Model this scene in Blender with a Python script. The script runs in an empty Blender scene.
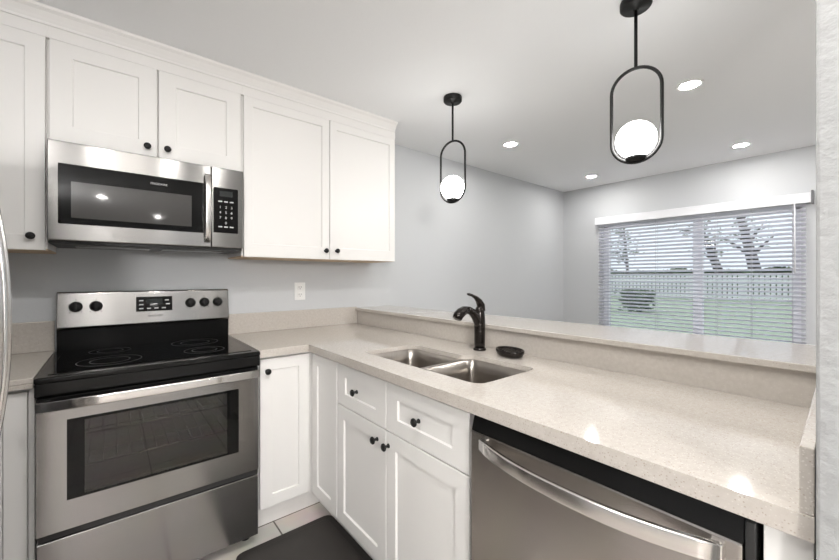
import bpy, bmesh, math, random
from math import radians as R, pi, sin, cos
from mathutils import Vector, Matrix

random.seed(7)
scn = bpy.context.scene
COL = scn.collection

# ------------------------------------------------------------------ camera
cam_d = bpy.data.cameras.new('camera')
cam_d.sensor_fit = 'HORIZONTAL'
cam_d.sensor_width = 36.0
cam_d.lens = 367.7 * 36.0 / 839.0
cam_d.shift_x = 0.00694
cam_d.shift_y = -0.00375
cam_d.clip_start = 0.02
cam_d.clip_end = 300
cam = bpy.data.objects.new('camera', cam_d)
cam.location = (0.2111, -2.5036, 1.2717)
cam.rotation_euler = (pi / 2, 0, 0.8839 - pi / 2)
COL.objects.link(cam)
scn.camera = cam

# ------------------------------------------------------------------ sky and exposure
SKY = 1.05
DOWNLIGHT = 225.0   # living room
REAR_AND_FILL = 290.0  # rear downlights, and kitchen ones added as fill
FILL_DOME = 12.0         # ceiling fixture added to brighten the kitchen
FILL_GLOBE = 115.0       # unseen globe added behind as frontal fill
GLOBE = 17.0
world = bpy.data.worlds.new('overcast_sky')
world.use_nodes = True
bg = world.node_tree.nodes['Background']
bg.inputs[0].default_value = (0.86, 0.92, 1.0, 1)
bg.inputs[1].default_value = SKY
scn.world = world
scn.view_settings.view_transform = 'Standard'
scn.view_settings.look = 'None'
scn.view_settings.gamma = 1.0
scn.view_settings.use_curve_mapping = False
scn.view_settings.exposure = 0.37

CEIL = 2.392          # ceiling height
WX = 4.83             # window wall
XL, YB = -0.85, -8.0  # kitchen left wall, far wall behind


# ------------------------------------------------------------------ materials
def new_mat(name):
    m = bpy.data.materials.new(name)
    m.use_nodes = True
    nt = m.node_tree
    return m, nt, nt.nodes['Principled BSDF']


def plain(name, col, rough=0.5, metal=0.0, spec=0.5, coat=0.0):
    m, nt, b = new_mat(name)
    b.inputs['Base Color'].default_value = (*col, 1)
    b.inputs['Roughness'].default_value = rough
    b.inputs['Metallic'].default_value = metal
    b.inputs['Specular IOR Level'].default_value = spec
    b.inputs['Coat Weight'].default_value = coat
    return m


def coords(nt, scale=(1, 1, 1)):
    tc = nt.nodes.new('ShaderNodeTexCoord')
    mp = nt.nodes.new('ShaderNodeMapping')
    mp.inputs['Scale'].default_value = scale
    nt.links.new(tc.outputs['Object'], mp.inputs['Vector'])
    return mp.outputs['Vector']


def painted(name, col, rough, scale, strength, dist=0.002, detail=3):
    m, nt, b = new_mat(name)
    b.inputs['Base Color'].default_value = (*col, 1)
    b.inputs['Roughness'].default_value = rough
    v = coords(nt)
    n = nt.nodes.new('ShaderNodeTexNoise')
    n.inputs['Scale'].default_value = scale
    n.inputs['Detail'].default_value = detail
    nt.links.new(v, n.inputs['Vector'])
    bp = nt.nodes.new('ShaderNodeBump')
    bp.inputs['Strength'].default_value = strength
    bp.inputs['Distance'].default_value = dist
    nt.links.new(n.outputs['Fac'], bp.inputs['Height'])
    nt.links.new(bp.outputs['Normal'], b.inputs['Normal'])
    return m


def steel(name, col=(0.30, 0.292, 0.284), rough=0.22, scale=(3, 3, 400), aniso=0.9):
    m, nt, b = new_mat(name)
    b.inputs['Metallic'].default_value = 1.0
    b.inputs['Roughness'].default_value = rough
    v = coords(nt, scale)
    n = nt.nodes.new('ShaderNodeTexNoise')
    n.inputs['Scale'].default_value = 1.0
    n.inputs['Detail'].default_value = 4
    nt.links.new(v, n.inputs['Vector'])
    rmp = nt.nodes.new('ShaderNodeMapRange')
    rmp.inputs['To Min'].default_value = 0.9
    rmp.inputs['To Max'].default_value = 1.08
    nt.links.new(n.outputs['Fac'], rmp.inputs['Value'])
    mx = nt.nodes.new('ShaderNodeVectorMath')
    mx.operation = 'SCALE'
    mx.inputs[0].default_value = col
    nt.links.new(rmp.outputs['Result'], mx.inputs['Scale'])
    nt.links.new(mx.outputs['Vector'], b.inputs['Base Color'])
    if aniso:
        b.inputs['Anisotropic'].default_value = aniso
        b.inputs['Anisotropic Rotation'].default_value = 0.25
        t = nt.nodes.new('ShaderNodeTangent')
        t.direction_type = 'RADIAL'
        t.axis = 'Z'
        nt.links.new(t.outputs['Tangent'], b.inputs['Tangent'])
    return m


def quartz(name):
    m, nt, b = new_mat(name)
    v = coords(nt)
    base = (0.58, 0.545, 0.50)

    def specks(scale, lo, hi):
        vo = nt.nodes.new('ShaderNodeTexVoronoi')
        vo.inputs['Scale'].default_value = scale
        nt.links.new(v, vo.inputs['Vector'])
        r = nt.nodes.new('ShaderNodeMapRange')
        r.inputs['From Min'].default_value = lo
        r.inputs['From Max'].default_value = hi
        r.inputs['To Min'].default_value = 1
        r.inputs['To Max'].default_value = 0
        nt.links.new(vo.outputs['Distance'], r.inputs['Value'])
        sel = nt.nodes.new('ShaderNodeMath')
        sel.operation = 'GREATER_THAN'
        sel.inputs[1].default_value = 0.62
        sep = nt.nodes.new('ShaderNodeSeparateColor')
        nt.links.new(vo.outputs['Color'], sep.inputs[0])
        nt.links.new(sep.outputs[0], sel.inputs[0])
        mu = nt.nodes.new('ShaderNodeMath')
        mu.operation = 'MULTIPLY'
        nt.links.new(r.outputs['Result'], mu.inputs[0])
        nt.links.new(sel.outputs[0], mu.inputs[1])
        return mu.outputs[0]

    def mix(a, fac, col):
        mx = nt.nodes.new('ShaderNodeMix')
        mx.data_type = 'RGBA'
        if isinstance(a, tuple):
            mx.inputs[6].default_value = (*a, 1)
        else:
            nt.links.new(a, mx.inputs[6])
        mx.inputs[7].default_value = (*col, 1)
        nt.links.new(fac, mx.inputs[0])
        return mx.outputs[2]
    no = nt.nodes.new('ShaderNodeTexNoise')
    no.inputs['Scale'].default_value = 75
    no.inputs['Detail'].default_value = 5
    nt.links.new(v, no.inputs['Vector'])
    c = mix(base, no.outputs['Fac'], (0.45, 0.41, 0.37))
    c = mix(c, specks(260, 0.12, 0.42), (0.66, 0.63, 0.59))
    c = mix(c, specks(170, 0.10, 0.30), (0.36, 0.30, 0.25))
    nt.links.new(c, b.inputs['Base Color'])
    b.inputs['Roughness'].default_value = 0.075
    b.inputs['Specular IOR Level'].default_value = 0.5
    return m


def tiles(name):
    m, nt, b = new_mat(name)
    tc = nt.nodes.new('ShaderNodeTexCoord')
    mp = nt.nodes.new('ShaderNodeMapping')
    mp.inputs['Location'].default_value = (0.04, 0.112, 0)
    nt.links.new(tc.outputs['Object'], mp.inputs['Vector'])
    br = nt.nodes.new('ShaderNodeTexBrick')
    br.offset = 0.0
    br.squash = 1.0
    br.inputs['Scale'].default_value = 1.0
    br.inputs['Brick Width'].default_value = 0.45
    br.inputs['Row Height'].default_value = 0.45
    br.inputs['Mortar Size'].default_value = 0.004
    br.inputs['Mortar Smooth'].default_value = 0.1
    br.inputs['Color1'].default_value = (0.66, 0.61, 0.56, 1)
    br.inputs['Color2'].default_value = (0.69, 0.64, 0.59, 1)
    br.inputs['Mortar'].default_value = (0.12, 0.10, 0.085, 1)
    nt.links.new(mp.outputs['Vector'], br.inputs['Vector'])
    n = nt.nodes.new('ShaderNodeTexNoise')
    n.inputs['Scale'].default_value = 5
    n.inputs['Detail'].default_value = 6
    nt.links.new(mp.outputs['Vector'], n.inputs['Vector'])
    mx = nt.nodes.new('ShaderNodeMix')
    mx.data_type = 'RGBA'
    mx.blend_type = 'MULTIPLY'
    mx.inputs[0].default_value = 0.35
    nt.links.new(br.outputs['Color'], mx.inputs[6])
    nt.links.new(n.outputs['Color'], mx.inputs[7])
    nt.links.new(mx.outputs[2], b.inputs['Base Color'])
    b.inputs['Roughness'].default_value = 0.35
    return m


def emitter(name, col, strength):
    m, nt, b = new_mat(name)
    b.inputs['Base Color'].default_value = (0.9, 0.9, 0.9, 1)
    b.inputs['Emission Color'].default_value = (*col, 1)
    b.inputs['Emission Strength'].default_value = strength
    return m


def noisy(name, c1, c2, scale, rough=0.7):
    m, nt, b = new_mat(name)
    v = coords(nt)
    n = nt.nodes.new('ShaderNodeTexNoise')
    n.inputs['Scale'].default_value = scale
    n.inputs['Detail'].default_value = 6
    nt.links.new(v, n.inputs['Vector'])
    mx = nt.nodes.new('ShaderNodeMix')
    mx.data_type = 'RGBA'
    mx.inputs[6].default_value = (*c1, 1)
    mx.inputs[7].default_value = (*c2, 1)
    nt.links.new(n.outputs['Fac'], mx.inputs[0])
    nt.links.new(mx.outputs[2], b.inputs['Base Color'])
    b.inputs['Roughness'].default_value = rough
    return m


def tinted_glass(name, trans, tint, gloss_rough=0.03):
    """dark glass: clear enough to show what stands behind, with a sharp reflection"""
    m, nt, b = new_mat(name)
    nt.nodes.remove(b)
    out = nt.nodes['Material Output']
    tr = nt.nodes.new('ShaderNodeBsdfTransparent')
    tr.inputs[0].default_value = (*tint, 1)
    df = nt.nodes.new('ShaderNodeBsdfDiffuse')
    df.inputs[0].default_value = (0.01, 0.01, 0.01, 1)
    gl = nt.nodes.new('ShaderNodeBsdfGlossy')
    gl.inputs['Roughness'].default_value = gloss_rough
    gl.inputs['Color'].default_value = (0.95, 0.95, 0.95, 1)
    m1 = nt.nodes.new('ShaderNodeMixShader')
    m1.inputs[0].default_value = 1 - trans
    nt.links.new(tr.outputs[0], m1.inputs[1])
    nt.links.new(df.outputs[0], m1.inputs[2])
    fr = nt.nodes.new('ShaderNodeFresnel')
    fr.inputs['IOR'].default_value = 1.55
    m2 = nt.nodes.new('ShaderNodeMixShader')
    nt.links.new(fr.outputs[0], m2.inputs[0])
    nt.links.new(m1.outputs[0], m2.inputs[1])
    nt.links.new(gl.outputs[0], m2.inputs[2])
    nt.links.new(m2.outputs[0], out.inputs['Surface'])
    return m


M = {}
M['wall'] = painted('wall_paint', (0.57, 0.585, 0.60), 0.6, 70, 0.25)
M['knockdown'] = painted('shaded_knockdown_paint', (0.35, 0.355, 0.355), 0.6, 40, 0.55, 0.008, 4)  # darker than the wall paint, to carry the shade on the wall end
M['ceiling'] = painted('ceiling_paint', (0.83, 0.84, 0.85), 0.8, 60, 0.15)
M['cabinet'] = plain('white_cabinet_paint', (0.80, 0.788, 0.77), 0.45)
M['wood'] = noisy('raw_plywood', (0.58, 0.43, 0.29), (0.68, 0.53, 0.38), 12)
M['dark_gap'] = plain('dark_cavity', (0.03, 0.028, 0.026), 0.8)
M['steel'] = steel('brushed_steel')
M['steel_warm'] = steel('warm_brushed_steel', (0.46, 0.435, 0.41), 0.24)
M['steel_bar'] = steel('polished_steel_bar', (0.70, 0.68, 0.66), 0.22, (3, 3, 200), 0.3)
M['sink'] = steel('sink_steel', (0.40, 0.37, 0.34), 0.30, (200, 4, 4), 0.8)
M['black'] = plain('black_metal', (0.010, 0.010, 0.010), 0.42, 0, 0.25)
M['matte_black'] = plain('matte_black', (0.018, 0.018, 0.018), 0.5)
M['bronze'] = plain('oil_rubbed_bronze', (0.022, 0.018, 0.016), 0.22, 0.6)
M['black_glass'] = plain('black_glass', (0.004, 0.004, 0.004), 0.045, 0, 0.2)
M['enamel'] = plain('black_enamel', (0.007, 0.007, 0.007), 0.16, 0, 0.18)
M['oven_glass'] = tinted_glass('oven_window_glass', 0.92, (0.60, 0.58, 0.56))
M['mw_window'] = plain('microwave_window', (0.05, 0.048, 0.046), 0.05)
M['cavity'] = plain('oven_enamel', (0.10, 0.093, 0.087), 0.4)
M['chrome'] = plain('rack_wire', (0.75, 0.73, 0.7), 0.25, 1.0)
M['quartz'] = quartz('beige_quartz')
M['tile'] = tiles('floor_tile')
M['living_floor'] = noisy('living_room_carpet', (0.42, 0.38, 0.34), (0.50, 0.46, 0.41), 120, 0.9)
M['mat'] = noisy('dark_rubber', (0.020, 0.018, 0.016), (0.034, 0.030, 0.027), 300, 0.6)
M['plastic'] = plain('white_plastic', (0.85, 0.85, 0.84), 0.35)
M['slot'] = plain('outlet_slot', (0.05, 0.05, 0.05), 0.6)
def blind_mat():
    m, nt, b = new_mat('white_blind')
    b.inputs['Base Color'].default_value = (0.82, 0.82, 0.86, 1)
    b.inputs['Roughness'].default_value = 0.5
    tl_ = nt.nodes.new('ShaderNodeBsdfTranslucent')
    tl_.inputs[0].default_value = (0.86, 0.87, 0.93, 1)
    mx = nt.nodes.new('ShaderNodeMixShader')
    mx.inputs[0].default_value = 0.5
    nt.links.new(b.outputs[0], mx.inputs[1])
    nt.links.new(tl_.outputs[0], mx.inputs[2])
    nt.links.new(mx.outputs[0], nt.nodes['Material Output'].inputs['Surface'])
    return m


M['blind'] = blind_mat()
M['cord'] = plain('blind_cord', (0.45, 0.46, 0.48), 0.8)
M['vinyl'] = plain('white_vinyl', (0.80, 0.81, 0.84), 0.4)
M['grass'] = noisy('lawn_green', (0.36, 0.44, 0.30), (0.46, 0.53, 0.38), 3, 0.95)
M['fence'] = plain('white_fence', (0.80, 0.80, 0.80), 0.6)
M['bark'] = noisy('dark_bark', (0.035, 0.03, 0.028), (0.07, 0.06, 0.055), 6, 0.9)
M['leaf'] = noisy('leaf_green', (0.05, 0.09, 0.04), (0.11, 0.17, 0.08), 4, 0.8)
M['globe'] = emitter('lit_opal_glass', (1.0, 0.985, 0.96), GLOBE)
M['lens'] = emitter('lit_lens', (1.0, 0.97, 0.935), DOWNLIGHT)
M['fill_dome'] = emitter('lit_fill_dome', (1.0, 0.96, 0.91), FILL_DOME)
M['fill_globe'] = emitter('lit_fill_globe', (1.0, 0.97, 0.94), FILL_GLOBE)
M['rear_and_fill_lens'] = emitter('lit_rear_and_fill_lens', (1.0, 0.97, 0.935), REAR_AND_FILL)
M['mark'] = plain('pale_marking', (0.55, 0.55, 0.55), 0.5)
M['fridge_side'] = plain('grey_fridge_side', (0.30, 0.30, 0.31), 0.45)


def pane_mat():
    m, nt, b = new_mat('window_glass')
    nt.nodes.remove(b)
    out = nt.nodes['Material Output']
    tr = nt.nodes.new('ShaderNodeBsdfTransparent')
    tr.inputs[0].default_value = (0.95, 0.97, 0.97, 1)
    gl = nt.nodes.new('ShaderNodeBsdfGlossy')
    gl.inputs['Roughness'].default_value = 0.02
    mx = nt.nodes.new('ShaderNodeMixShader')
    mx.inputs[0].default_value = 0.06
    nt.links.new(tr.outputs[0], mx.inputs[1])
    nt.links.new(gl.outputs[0], mx.inputs[2])
    nt.links.new(mx.outputs[0], out.inputs['Surface'])
    return m


M['pane'] = pane_mat()


# ------------------------------------------------------------------ mesh helpers
def merge(dst, src):
    me = bpy.data.meshes.new('tmp')
    src.to_mesh(me)
    src.free()
    dst.from_mesh(me)
    bpy.data.meshes.remove(me)


def bx(bm, x0, x1, y0, y1, z0, z1, bev=0.0, seg=2):
    t = bmesh.new()
    bmesh.ops.create_cube(t, size=1)
    for v in t.verts:
        v.co = Vector(((x0 + x1) / 2 + v.co.x * abs(x1 - x0), (y0 + y1) / 2 + v.co.y * abs(y1 - y0),
                       (z0 + z1) / 2 + v.co.z * abs(z1 - z0)))
    if bev:
        bmesh.ops.bevel(t, geom=t.edges[:], offset=bev, segments=seg, affect='EDGES', profile=0.5)
    merge(bm, t)
    return bm


def box(x0, x1, y0, y1, z0, z1, bev=0.0, seg=2):
    return bx(bmesh.new(), x0, x1, y0, y1, z0, z1, bev, seg)


def lathe(bm, prof, loc, axis=(0, 0, 1), seg=28):
    """profile of (radius, distance along the axis)"""
    t = bmesh.new()
    rings = []
    for r, h in prof:
        if r < 1e-6:
            rings.append([t.verts.new((0, 0, h))])
        else:
            rings.append([t.verts.new((r * cos(2 * pi * k / seg), r * sin(2 * pi * k / seg), h)) for k in range(seg)])
    for a, b in zip(rings, rings[1:]):
        for k in range(seg):
            k2 = (k + 1) % seg
            if len(a) == 1 and len(b) == 1:
                continue
            if len(a) == 1:
                t.faces.new((a[0], b[k], b[k2]))
            elif len(b) == 1:
                t.faces.new((a[k], a[k2], b[0]))
            else:
                t.faces.new((a[k], a[k2], b[k2], b[k]))
    bmesh.ops.recalc_face_normals(t, faces=t.faces[:])
    q = Vector((0, 0, 1)).rotation_difference(Vector(axis))
    for v in t.verts:
        v.co = q @ v.co + Vector(loc)
    for f in t.faces:
        f.smooth = True
    merge(bm, t)
    return bm


def sweep(bm, pts, prof, closed=False, up=(0, 0, 1), scales=None, smooth=True):
    """sweep a 2-D outline (list of (side, up) offsets) along a path"""
    t = bmesh.new()
    P = [Vector(p) for p in pts]
    n = len(P)
    rings = []
    U = Vector(up)
    for i in range(n):
        if closed:
            d = (P[(i + 1) % n] - P[i - 1]).normalized()
        else:
            d = (P[min(i + 1, n - 1)] - P[max(i - 1, 0)]).normalized()
        s = d.cross(U)
        if s.length < 1e-4:
            s = d.orthogonal()
        s.normalize()
        u = s.cross(d).normalized()
        U = u if not closed else Vector(up)
        k = scales[i] if scales else 1.0
        rings.append([t.verts.new(P[i] + s * (a * k) + u * (b * k)) for a, b in prof])
    m = len(prof)
    last = n if closed else n - 1
    for i in range(last):
        a, b = rings[i], rings[(i + 1) % n]
        for j in range(m):
            t.faces.new((a[j], a[(j + 1) % m], b[(j + 1) % m], b[j]))
    if not closed:
        t.faces.new(rings[0][::-1])
        t.faces.new(rings[-1])
    bmesh.ops.recalc_face_normals(t, faces=t.faces[:])
    for f in t.faces:
        f.smooth = smooth
    merge(bm, t)
    return bm


def circ(r, n=12, ry=None):
    return [(r * cos(2 * pi * k / n), (ry or r) * sin(2 * pi * k / n)) for k in range(n)]


def prism(bm, poly, axis, a0, a1):
    """extrude a polygon: axis 'x' -> poly is (y,z); 'y' -> (x,z); 'z' -> (x,y)"""
    t = bmesh.new()

    def mk(p, a):
        return {'x': (a, p[0], p[1]), 'y': (p[0], a, p[1]), 'z': (p[0], p[1], a)}[axis]
    A = [t.verts.new(mk(p, a0)) for p in poly]
    B = [t.verts.new(mk(p, a1)) for p in poly]
    t.faces.new(A)
    t.faces.new(B[::-1])
    n = len(poly)
    for i in range(n):
        t.faces.new((A[i], B[i], B[(i + 1) % n], A[(i + 1) % n]))
    bmesh.ops.recalc_face_normals(t, faces=t.faces[:])
    merge(bm, t)
    return bm


def fillet(poly, rad, seg=6):
    out = []
    n = len(poly)
    for i in range(n):
        p = Vector(poly[i])
        a = Vector(poly[i - 1])
        b = Vector(poly[(i + 1) % n])
        r = rad[i] if isinstance(rad, (list, tuple)) else rad
        da = (a - p).normalized()
        db = (b - p).normalized()
        ang = da.angle(db)
        t = min(r / math.tan(ang / 2), (a - p).length * 0.49, (b - p).length * 0.49)
        if r <= 0:
            out.append((p.x, p.y))
            continue
        s, e = p + da * t, p + db * t
        for k in range(seg + 1):
            f = k / seg
            q = s * (1 - f) ** 2 + p * 2 * f * (1 - f) + e * f ** 2
            out.append((q.x, q.y))
    return out


def slab(outer, holes, z0, z1):
    """flat plate with holes"""
    t = bmesh.new()
    edges = []
    for loop in [outer] + holes:
        vs = [t.verts.new((x, y, z1)) for x, y in loop]
        edges += [t.edges.new((vs[i], vs[(i + 1) % len(vs)])) for i in range(len(vs))]
    bmesh.ops.triangle_fill(t, edges=edges, use_beauty=True, use_dissolve=False)
    ret = bmesh.ops.extrude_face_region(t, geom=t.faces[:])
    for g in ret['geom']:
        if isinstance(g, bmesh.types.BMVert):
            g.co.z = z0
    bmesh.ops.recalc_face_normals(t, faces=t.faces[:])
    return t


# ------------------------------------------------------------------ object helpers
def world_loc(o):
    v = Vector(o.location)
    while o.parent:
        o = o.parent
        v += Vector(o.location)
    return v


def link(name, bm, mat, parent=None, origin=None, label=None, bevel=0.0):
    """ONE mesh object; the mesh is given in room coordinates"""
    base = world_loc(parent) if parent else Vector((0, 0, 0))
    og = Vector(origin) if origin is not None else base
    bmesh.ops.translate(bm, verts=bm.verts[:], vec=-og)
    me = bpy.data.meshes.new(name)
    bm.to_mesh(me)
    bm.free()
    o = bpy.data.objects.new(name, me)
    for m in (mat if isinstance(mat, (list, tuple)) else [mat]):
        me.materials.append(m)
    COL.objects.link(o)
    o.parent = parent
    o.location = og - base
    if label:
        o['label'] = label
    if bevel:
        md = o.modifiers.new('bevel', 'BEVEL')
        md.width = bevel
        md.segments = 2
        md.limit_method = 'ANGLE'
        md.angle_limit = R(40)
    return o


def thing(name, loc, label, cat, group=None):
    o = bpy.data.objects.new(name, None)
    o.empty_display_size = 0.1
    o.location = loc
    COL.objects.link(o)
    return tag(o, label, cat, group)


def tag(o, label, cat, group=None, kind=None):
    o['label'] = label
    o['category'] = cat
    if group:
        o['group'] = group
    if kind:
        o['kind'] = kind
    return o


def struct(name, bm, mat, label=None, cat=None, parent=None):
    o = link(name, bm, mat, parent)
    if parent is None:
        o['kind'] = 'structure'
        o['label'] = label or name.replace('_', ' ')
        o['category'] = cat or name.split('_')[0]
    return o


def text(name, body, size, mat, parent, loc, rot, extrude=0.0004):
    c = bpy.data.curves.new(name, 'FONT')
    c.body = body
    c.size = size
    c.align_x = 'CENTER'
    c.align_y = 'CENTER'
    c.extrude = extrude
    c.materials.append(mat)
    tmp = bpy.data.objects.new(name, c)
    COL.objects.link(tmp)
    bpy.context.view_layer.update()
    me = bpy.data.meshes.new_from_object(tmp)
    bpy.data.objects.remove(tmp)
    bpy.data.curves.remove(c)
    o = bpy.data.objects.new(name, me)
    COL.objects.link(o)
    o.parent = parent
    o.location = Vector(loc) - world_loc(parent)
    o.rotation_euler = rot
    return o


FACE_S = (pi / 2, 0, 0)  # lettering read by someone looking towards +y


def door_bm(face, u0, u1, z0, z1, front, thick=0.02, stile=0.058, rail=None, rec=0.008, rail_b=None):
    """shaker front: flat frame round a recessed panel. face 's' looks to -y, 'w' looks to -x"""
    rail = rail or stile
    rail_b = rail_b or rail
    t = bmesh.new()

    def P(u, d, z):
        return t.verts.new((u, front + d, z) if face == 's' else (front + d, u, z))

    def ring(u0, u1, z0, z1, d):
        return [P(u0, d, z0), P(u1, d, z0), P(u1, d, z1), P(u0, d, z1)]
    e = 0.0016
    back = ring(u0, u1, z0, z1, thick)
    s1 = ring(u0, u1, z0, z1, e)
    f0 = ring(u0 + e, u1 - e, z0 + e, z1 - e, 0)
    f1 = ring(u0 + stile, u1 - stile, z0 + rail_b, z1 - rail, 0)
    b = 0.003
    f2 = ring(u0 + stile + b, u1 - stile - b, z0 + rail_b + b, z1 - rail - b, rec)
    t.faces.new(back)
    for A, B in ((back, s1), (s1, f0), (f0, f1), (f1, f2)):
        for i in range(4):
            j = (i + 1) % 4
            t.faces.new((A[i], A[j], B[j], B[i]))
    t.faces.new(f2)
    bmesh.ops.recalc_face_normals(t, faces=t.faces[:])
    return t


KNOB = [(0.0, 0.0), (0.0085, 0.0), (0.0085, 0.003), (0.0055, 0.006), (0.005, 0.014), (0.010, 0.018),
        (0.0148, 0.022), (0.0152, 0.026), (0.012, 0.0295), (0.0, 0.031)]


def knob(parent, face, u, z, front):
    loc = (u, front, z) if face == 's' else (front, u, z)
    ax = (0, -1, 0) if face == 's' else (-1, 0, 0)
    return link('knob', lathe(bmesh.new(), KNOB, loc, ax, 20), M['black'], parent, origin=loc,
                label='round black cabinet knob')


# ================================================================== THE SETTING
struct('floor', box(XL - 0.1, 1.76, YB - 0.1, 0.1, -0.1, 0.0), M['tile'], 'beige tiled kitchen floor with dark grout', 'floor')
struct('floor_living', box(1.76, WX + 0.1, YB - 0.1, 0.1, -0.1, 0.0), M['living_floor'], 'living room floor beyond the half wall', 'floor')
struct('ceiling', box(XL - 0.1, WX + 0.12, YB - 0.1, 0.1, CEIL, CEIL + 0.1), M['ceiling'], 'flat white ceiling over kitchen and living room', 'ceiling')
struct('wall_back', box(XL - 0.1, WX + 0.12, 0.0, 0.1, 0, CEIL), M['wall'], 'pale grey wall behind the range and cabinets', 'wall')
struct('wall_left', box(XL - 0.1, XL, YB, 0.0, 0, CEIL), M['wall'], 'pale grey wall behind the refrigerator', 'wall')
# window wall with its opening
WY0, WY1, WZ0, WZ1 = -2.17, -0.50, 0.60, 1.90
w = box(WX, WX + 0.12, YB, WY0, 0, CEIL)
bx(w, WX, WX + 0.12, WY1, 0, 0, CEIL)
bx(w, WX, WX + 0.12, WY0, WY1, 0, WZ0)
bx(w, WX, WX + 0.12, WY0, WY1, WZ1, CEIL)
struct('wall_window', w, M['wall'], 'pale grey wall around the wide window', 'wall')
# wall behind the camera, with a wide glass door added for daylight
w = box(XL - 0.1, 0.9, YB - 0.1, YB, 0, CEIL)
bx(w, 3.1, WX + 0.12, YB - 0.1, YB, 0, CEIL)
bx(w, 0.9, 3.1, YB - 0.1, YB, 2.1, CEIL)
struct('wall_behind', w, M['wall'], 'far wall behind the viewpoint', 'wall')
w = box(0.9, 3.1, YB - 0.08, YB - 0.03, 0.0, 0.06)
bx(w, 0.9, 3.1, YB - 0.08, YB - 0.03, 2.04, 2.1)
for x in (0.9, 1.97, 3.04):
    bx(w, x, x + 0.06, YB - 0.08, YB - 0.03, 0, 2.1)
d2 = struct('door_2', w, M['vinyl'], 'sliding glass door added in the far wall behind the viewpoint for daylight', 'door')
link('glass_pane', box(0.95, 3.05, YB - 0.058, YB - 0.052, 0.05, 2.05), M['pane'], d2)

# the wall that ends the peninsula on the right
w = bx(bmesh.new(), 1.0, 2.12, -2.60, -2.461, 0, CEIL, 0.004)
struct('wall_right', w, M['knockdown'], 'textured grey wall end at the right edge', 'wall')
# half wall that carries the raised bar
struct('wall_bar', box(1.702, 1.83, -2.461, 0.0, 0, 1.012), M['wall'], 'half wall under the raised quartz bar top', 'wall')

# window
wf = bmesh.new()
fx0, fx1 = WX + 0.03, WX + 0.09
bx(wf, fx0, fx1, WY0, WY1, WZ0, WZ0 + 0.06, 0.003)
bx(wf, fx0, fx1, WY0, WY1, WZ1 - 0.05, WZ1, 0.003)
bx(wf, fx0, fx1, WY0, WY0 + 0.06, WZ0, WZ1, 0.003)
bx(wf, fx0, fx1, WY1 - 0.06, WY1, WZ0, WZ1, 0.003)
bx(wf, fx0 - 0.005, fx1, -1.475, -1.395, WZ0, WZ1, 0.003)
win = struct('window_1', wf, M['vinyl'], 'wide two-pane sliding window behind the blinds', 'window')
link('glass_pane', box(WX + 0.058, WX + 0.063, WY0 + 0.05, -1.44, WZ0 + 0.05, WZ1 - 0.04), M['pane'], win)
link('glass_pane', box(WX + 0.066, WX + 0.071, -1.43, WY1 - 0.05, WZ0 + 0.05, WZ1 - 0.04), M['pane'], win)

# crown moulding over the wall cabinets
CF = -0.330
poly = [(CF + 0.020, CEIL - 0.062), (CF - 0.006, CEIL - 0.062), (CF - 0.008, CEIL - 0.052), (CF - 0.016, CEIL - 0.038),
        (CF - 0.028, CEIL - 0.020), (CF - 0.040, CEIL - 0.010), (CF - 0.044, CEIL), (CF + 0.020, CEIL)]
struct('trim_1', prism(bmesh.new(), poly, 'x', -0.80, 1.812), M['cabinet'], 'white crown moulding between wall cabinets and ceiling', 'trim')

# ================================================================== WALL CABINETS
UT = 2.332  # top of the boxes


def wall_cabinet(label, x0, x1, z0, doors, knobs, stile, rail, rail_b):
    t = thing('wall_cabinet', ((x0 + x1) / 2, -0.005, z0), label, 'cabinet', 'white shaker wall cabinets')
    link('body', box(x0 + 0.0003, x1 - 0.0003, -0.309, -0.004, z0 + 0.006, UT), M['cabinet'], t, bevel=0.001)
    link('face_frame', box(x0 + 0.0003, x1 - 0.0003, CF, -0.309, 2.280, UT), M['cabinet'], t)
    link('underside_panel', box(x0 + 0.0003, x1 - 0.0003, -0.309, -0.004, z0 - 0.001, z0 + 0.006), M['wood'], t, label='bare wood underside')
    for (a, b), k in zip(doors, knobs):
        d = link('door', door_bm('s', a, b, z0, 2.2795, CF, 0.0205, stile, rail, 0.008, rail_b), M['cabinet'], t)
        knob(d, 's', k[0], k[1], CF)
    return t


wall_cabinet('tall white wall cabinet cut off by the left edge, left of the microwave', -0.44, 0.0, 1.384,
             [(-0.436, -0.006)], [(-0.047, 1.440)], 0.060, 0.060, 0.060)
wall_cabinet('short white two-door wall cabinet directly above the microwave', 0.0, 0.768, 1.848,
             [(0.006, 0.381), (0.3865, 0.761)], [(0.341, 1.894), (0.421, 1.896)], 0.072, 0.062, 0.076)
wall_cabinet('tall white two-door wall cabinet right of the microwave, above the outlet', 0.768, 1.819, 1.384,
             [(0.776, 1.292), (1.297, 1.816)], [(1.262, 1.438), (1.340, 1.440)], 0.048, 0.050, 0.074)

# ================================================================== MICROWAVE
MF = -0.400
t = thing('microwave', (0.38, -0.01, 1.42), 'stainless over-the-range microwave with black window under the wall cabinet', 'microwave')
link('body', box(0.006, 0.756, -0.372, -0.004, 1.430, 1.842, 0.003), M['matte_black'], t)
b = box(0.006, 0.7545, -0.372, -0.02, 1.412, 1.430, 0.002)
link('vent_base', b, M['matte_black'], t)
for k in range(2):
    link('grease_filter', box(0.08 + k * 0.33, 0.36 + k * 0.33, -0.26, -0.08, 1.409, 1.413), M['steel'], t)
dr = link('door', bx(bmesh.new(), 0.005, 0.6005, MF, -0.372, 1.424, 1.836, 0.004), M['steel'], t)
g = link('window', bx(bmesh.new(), 0.038, 0.5665, MF - 0.0025, MF + 0.002, 1.493, 1.744, 0.0015), M['black_glass'], dr, label='black glass window')
link('window_screen', box(0.078, 0.515, MF - 0.0031, MF - 0.002, 1.520, 1.672), M['mw_window'], dr)
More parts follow.
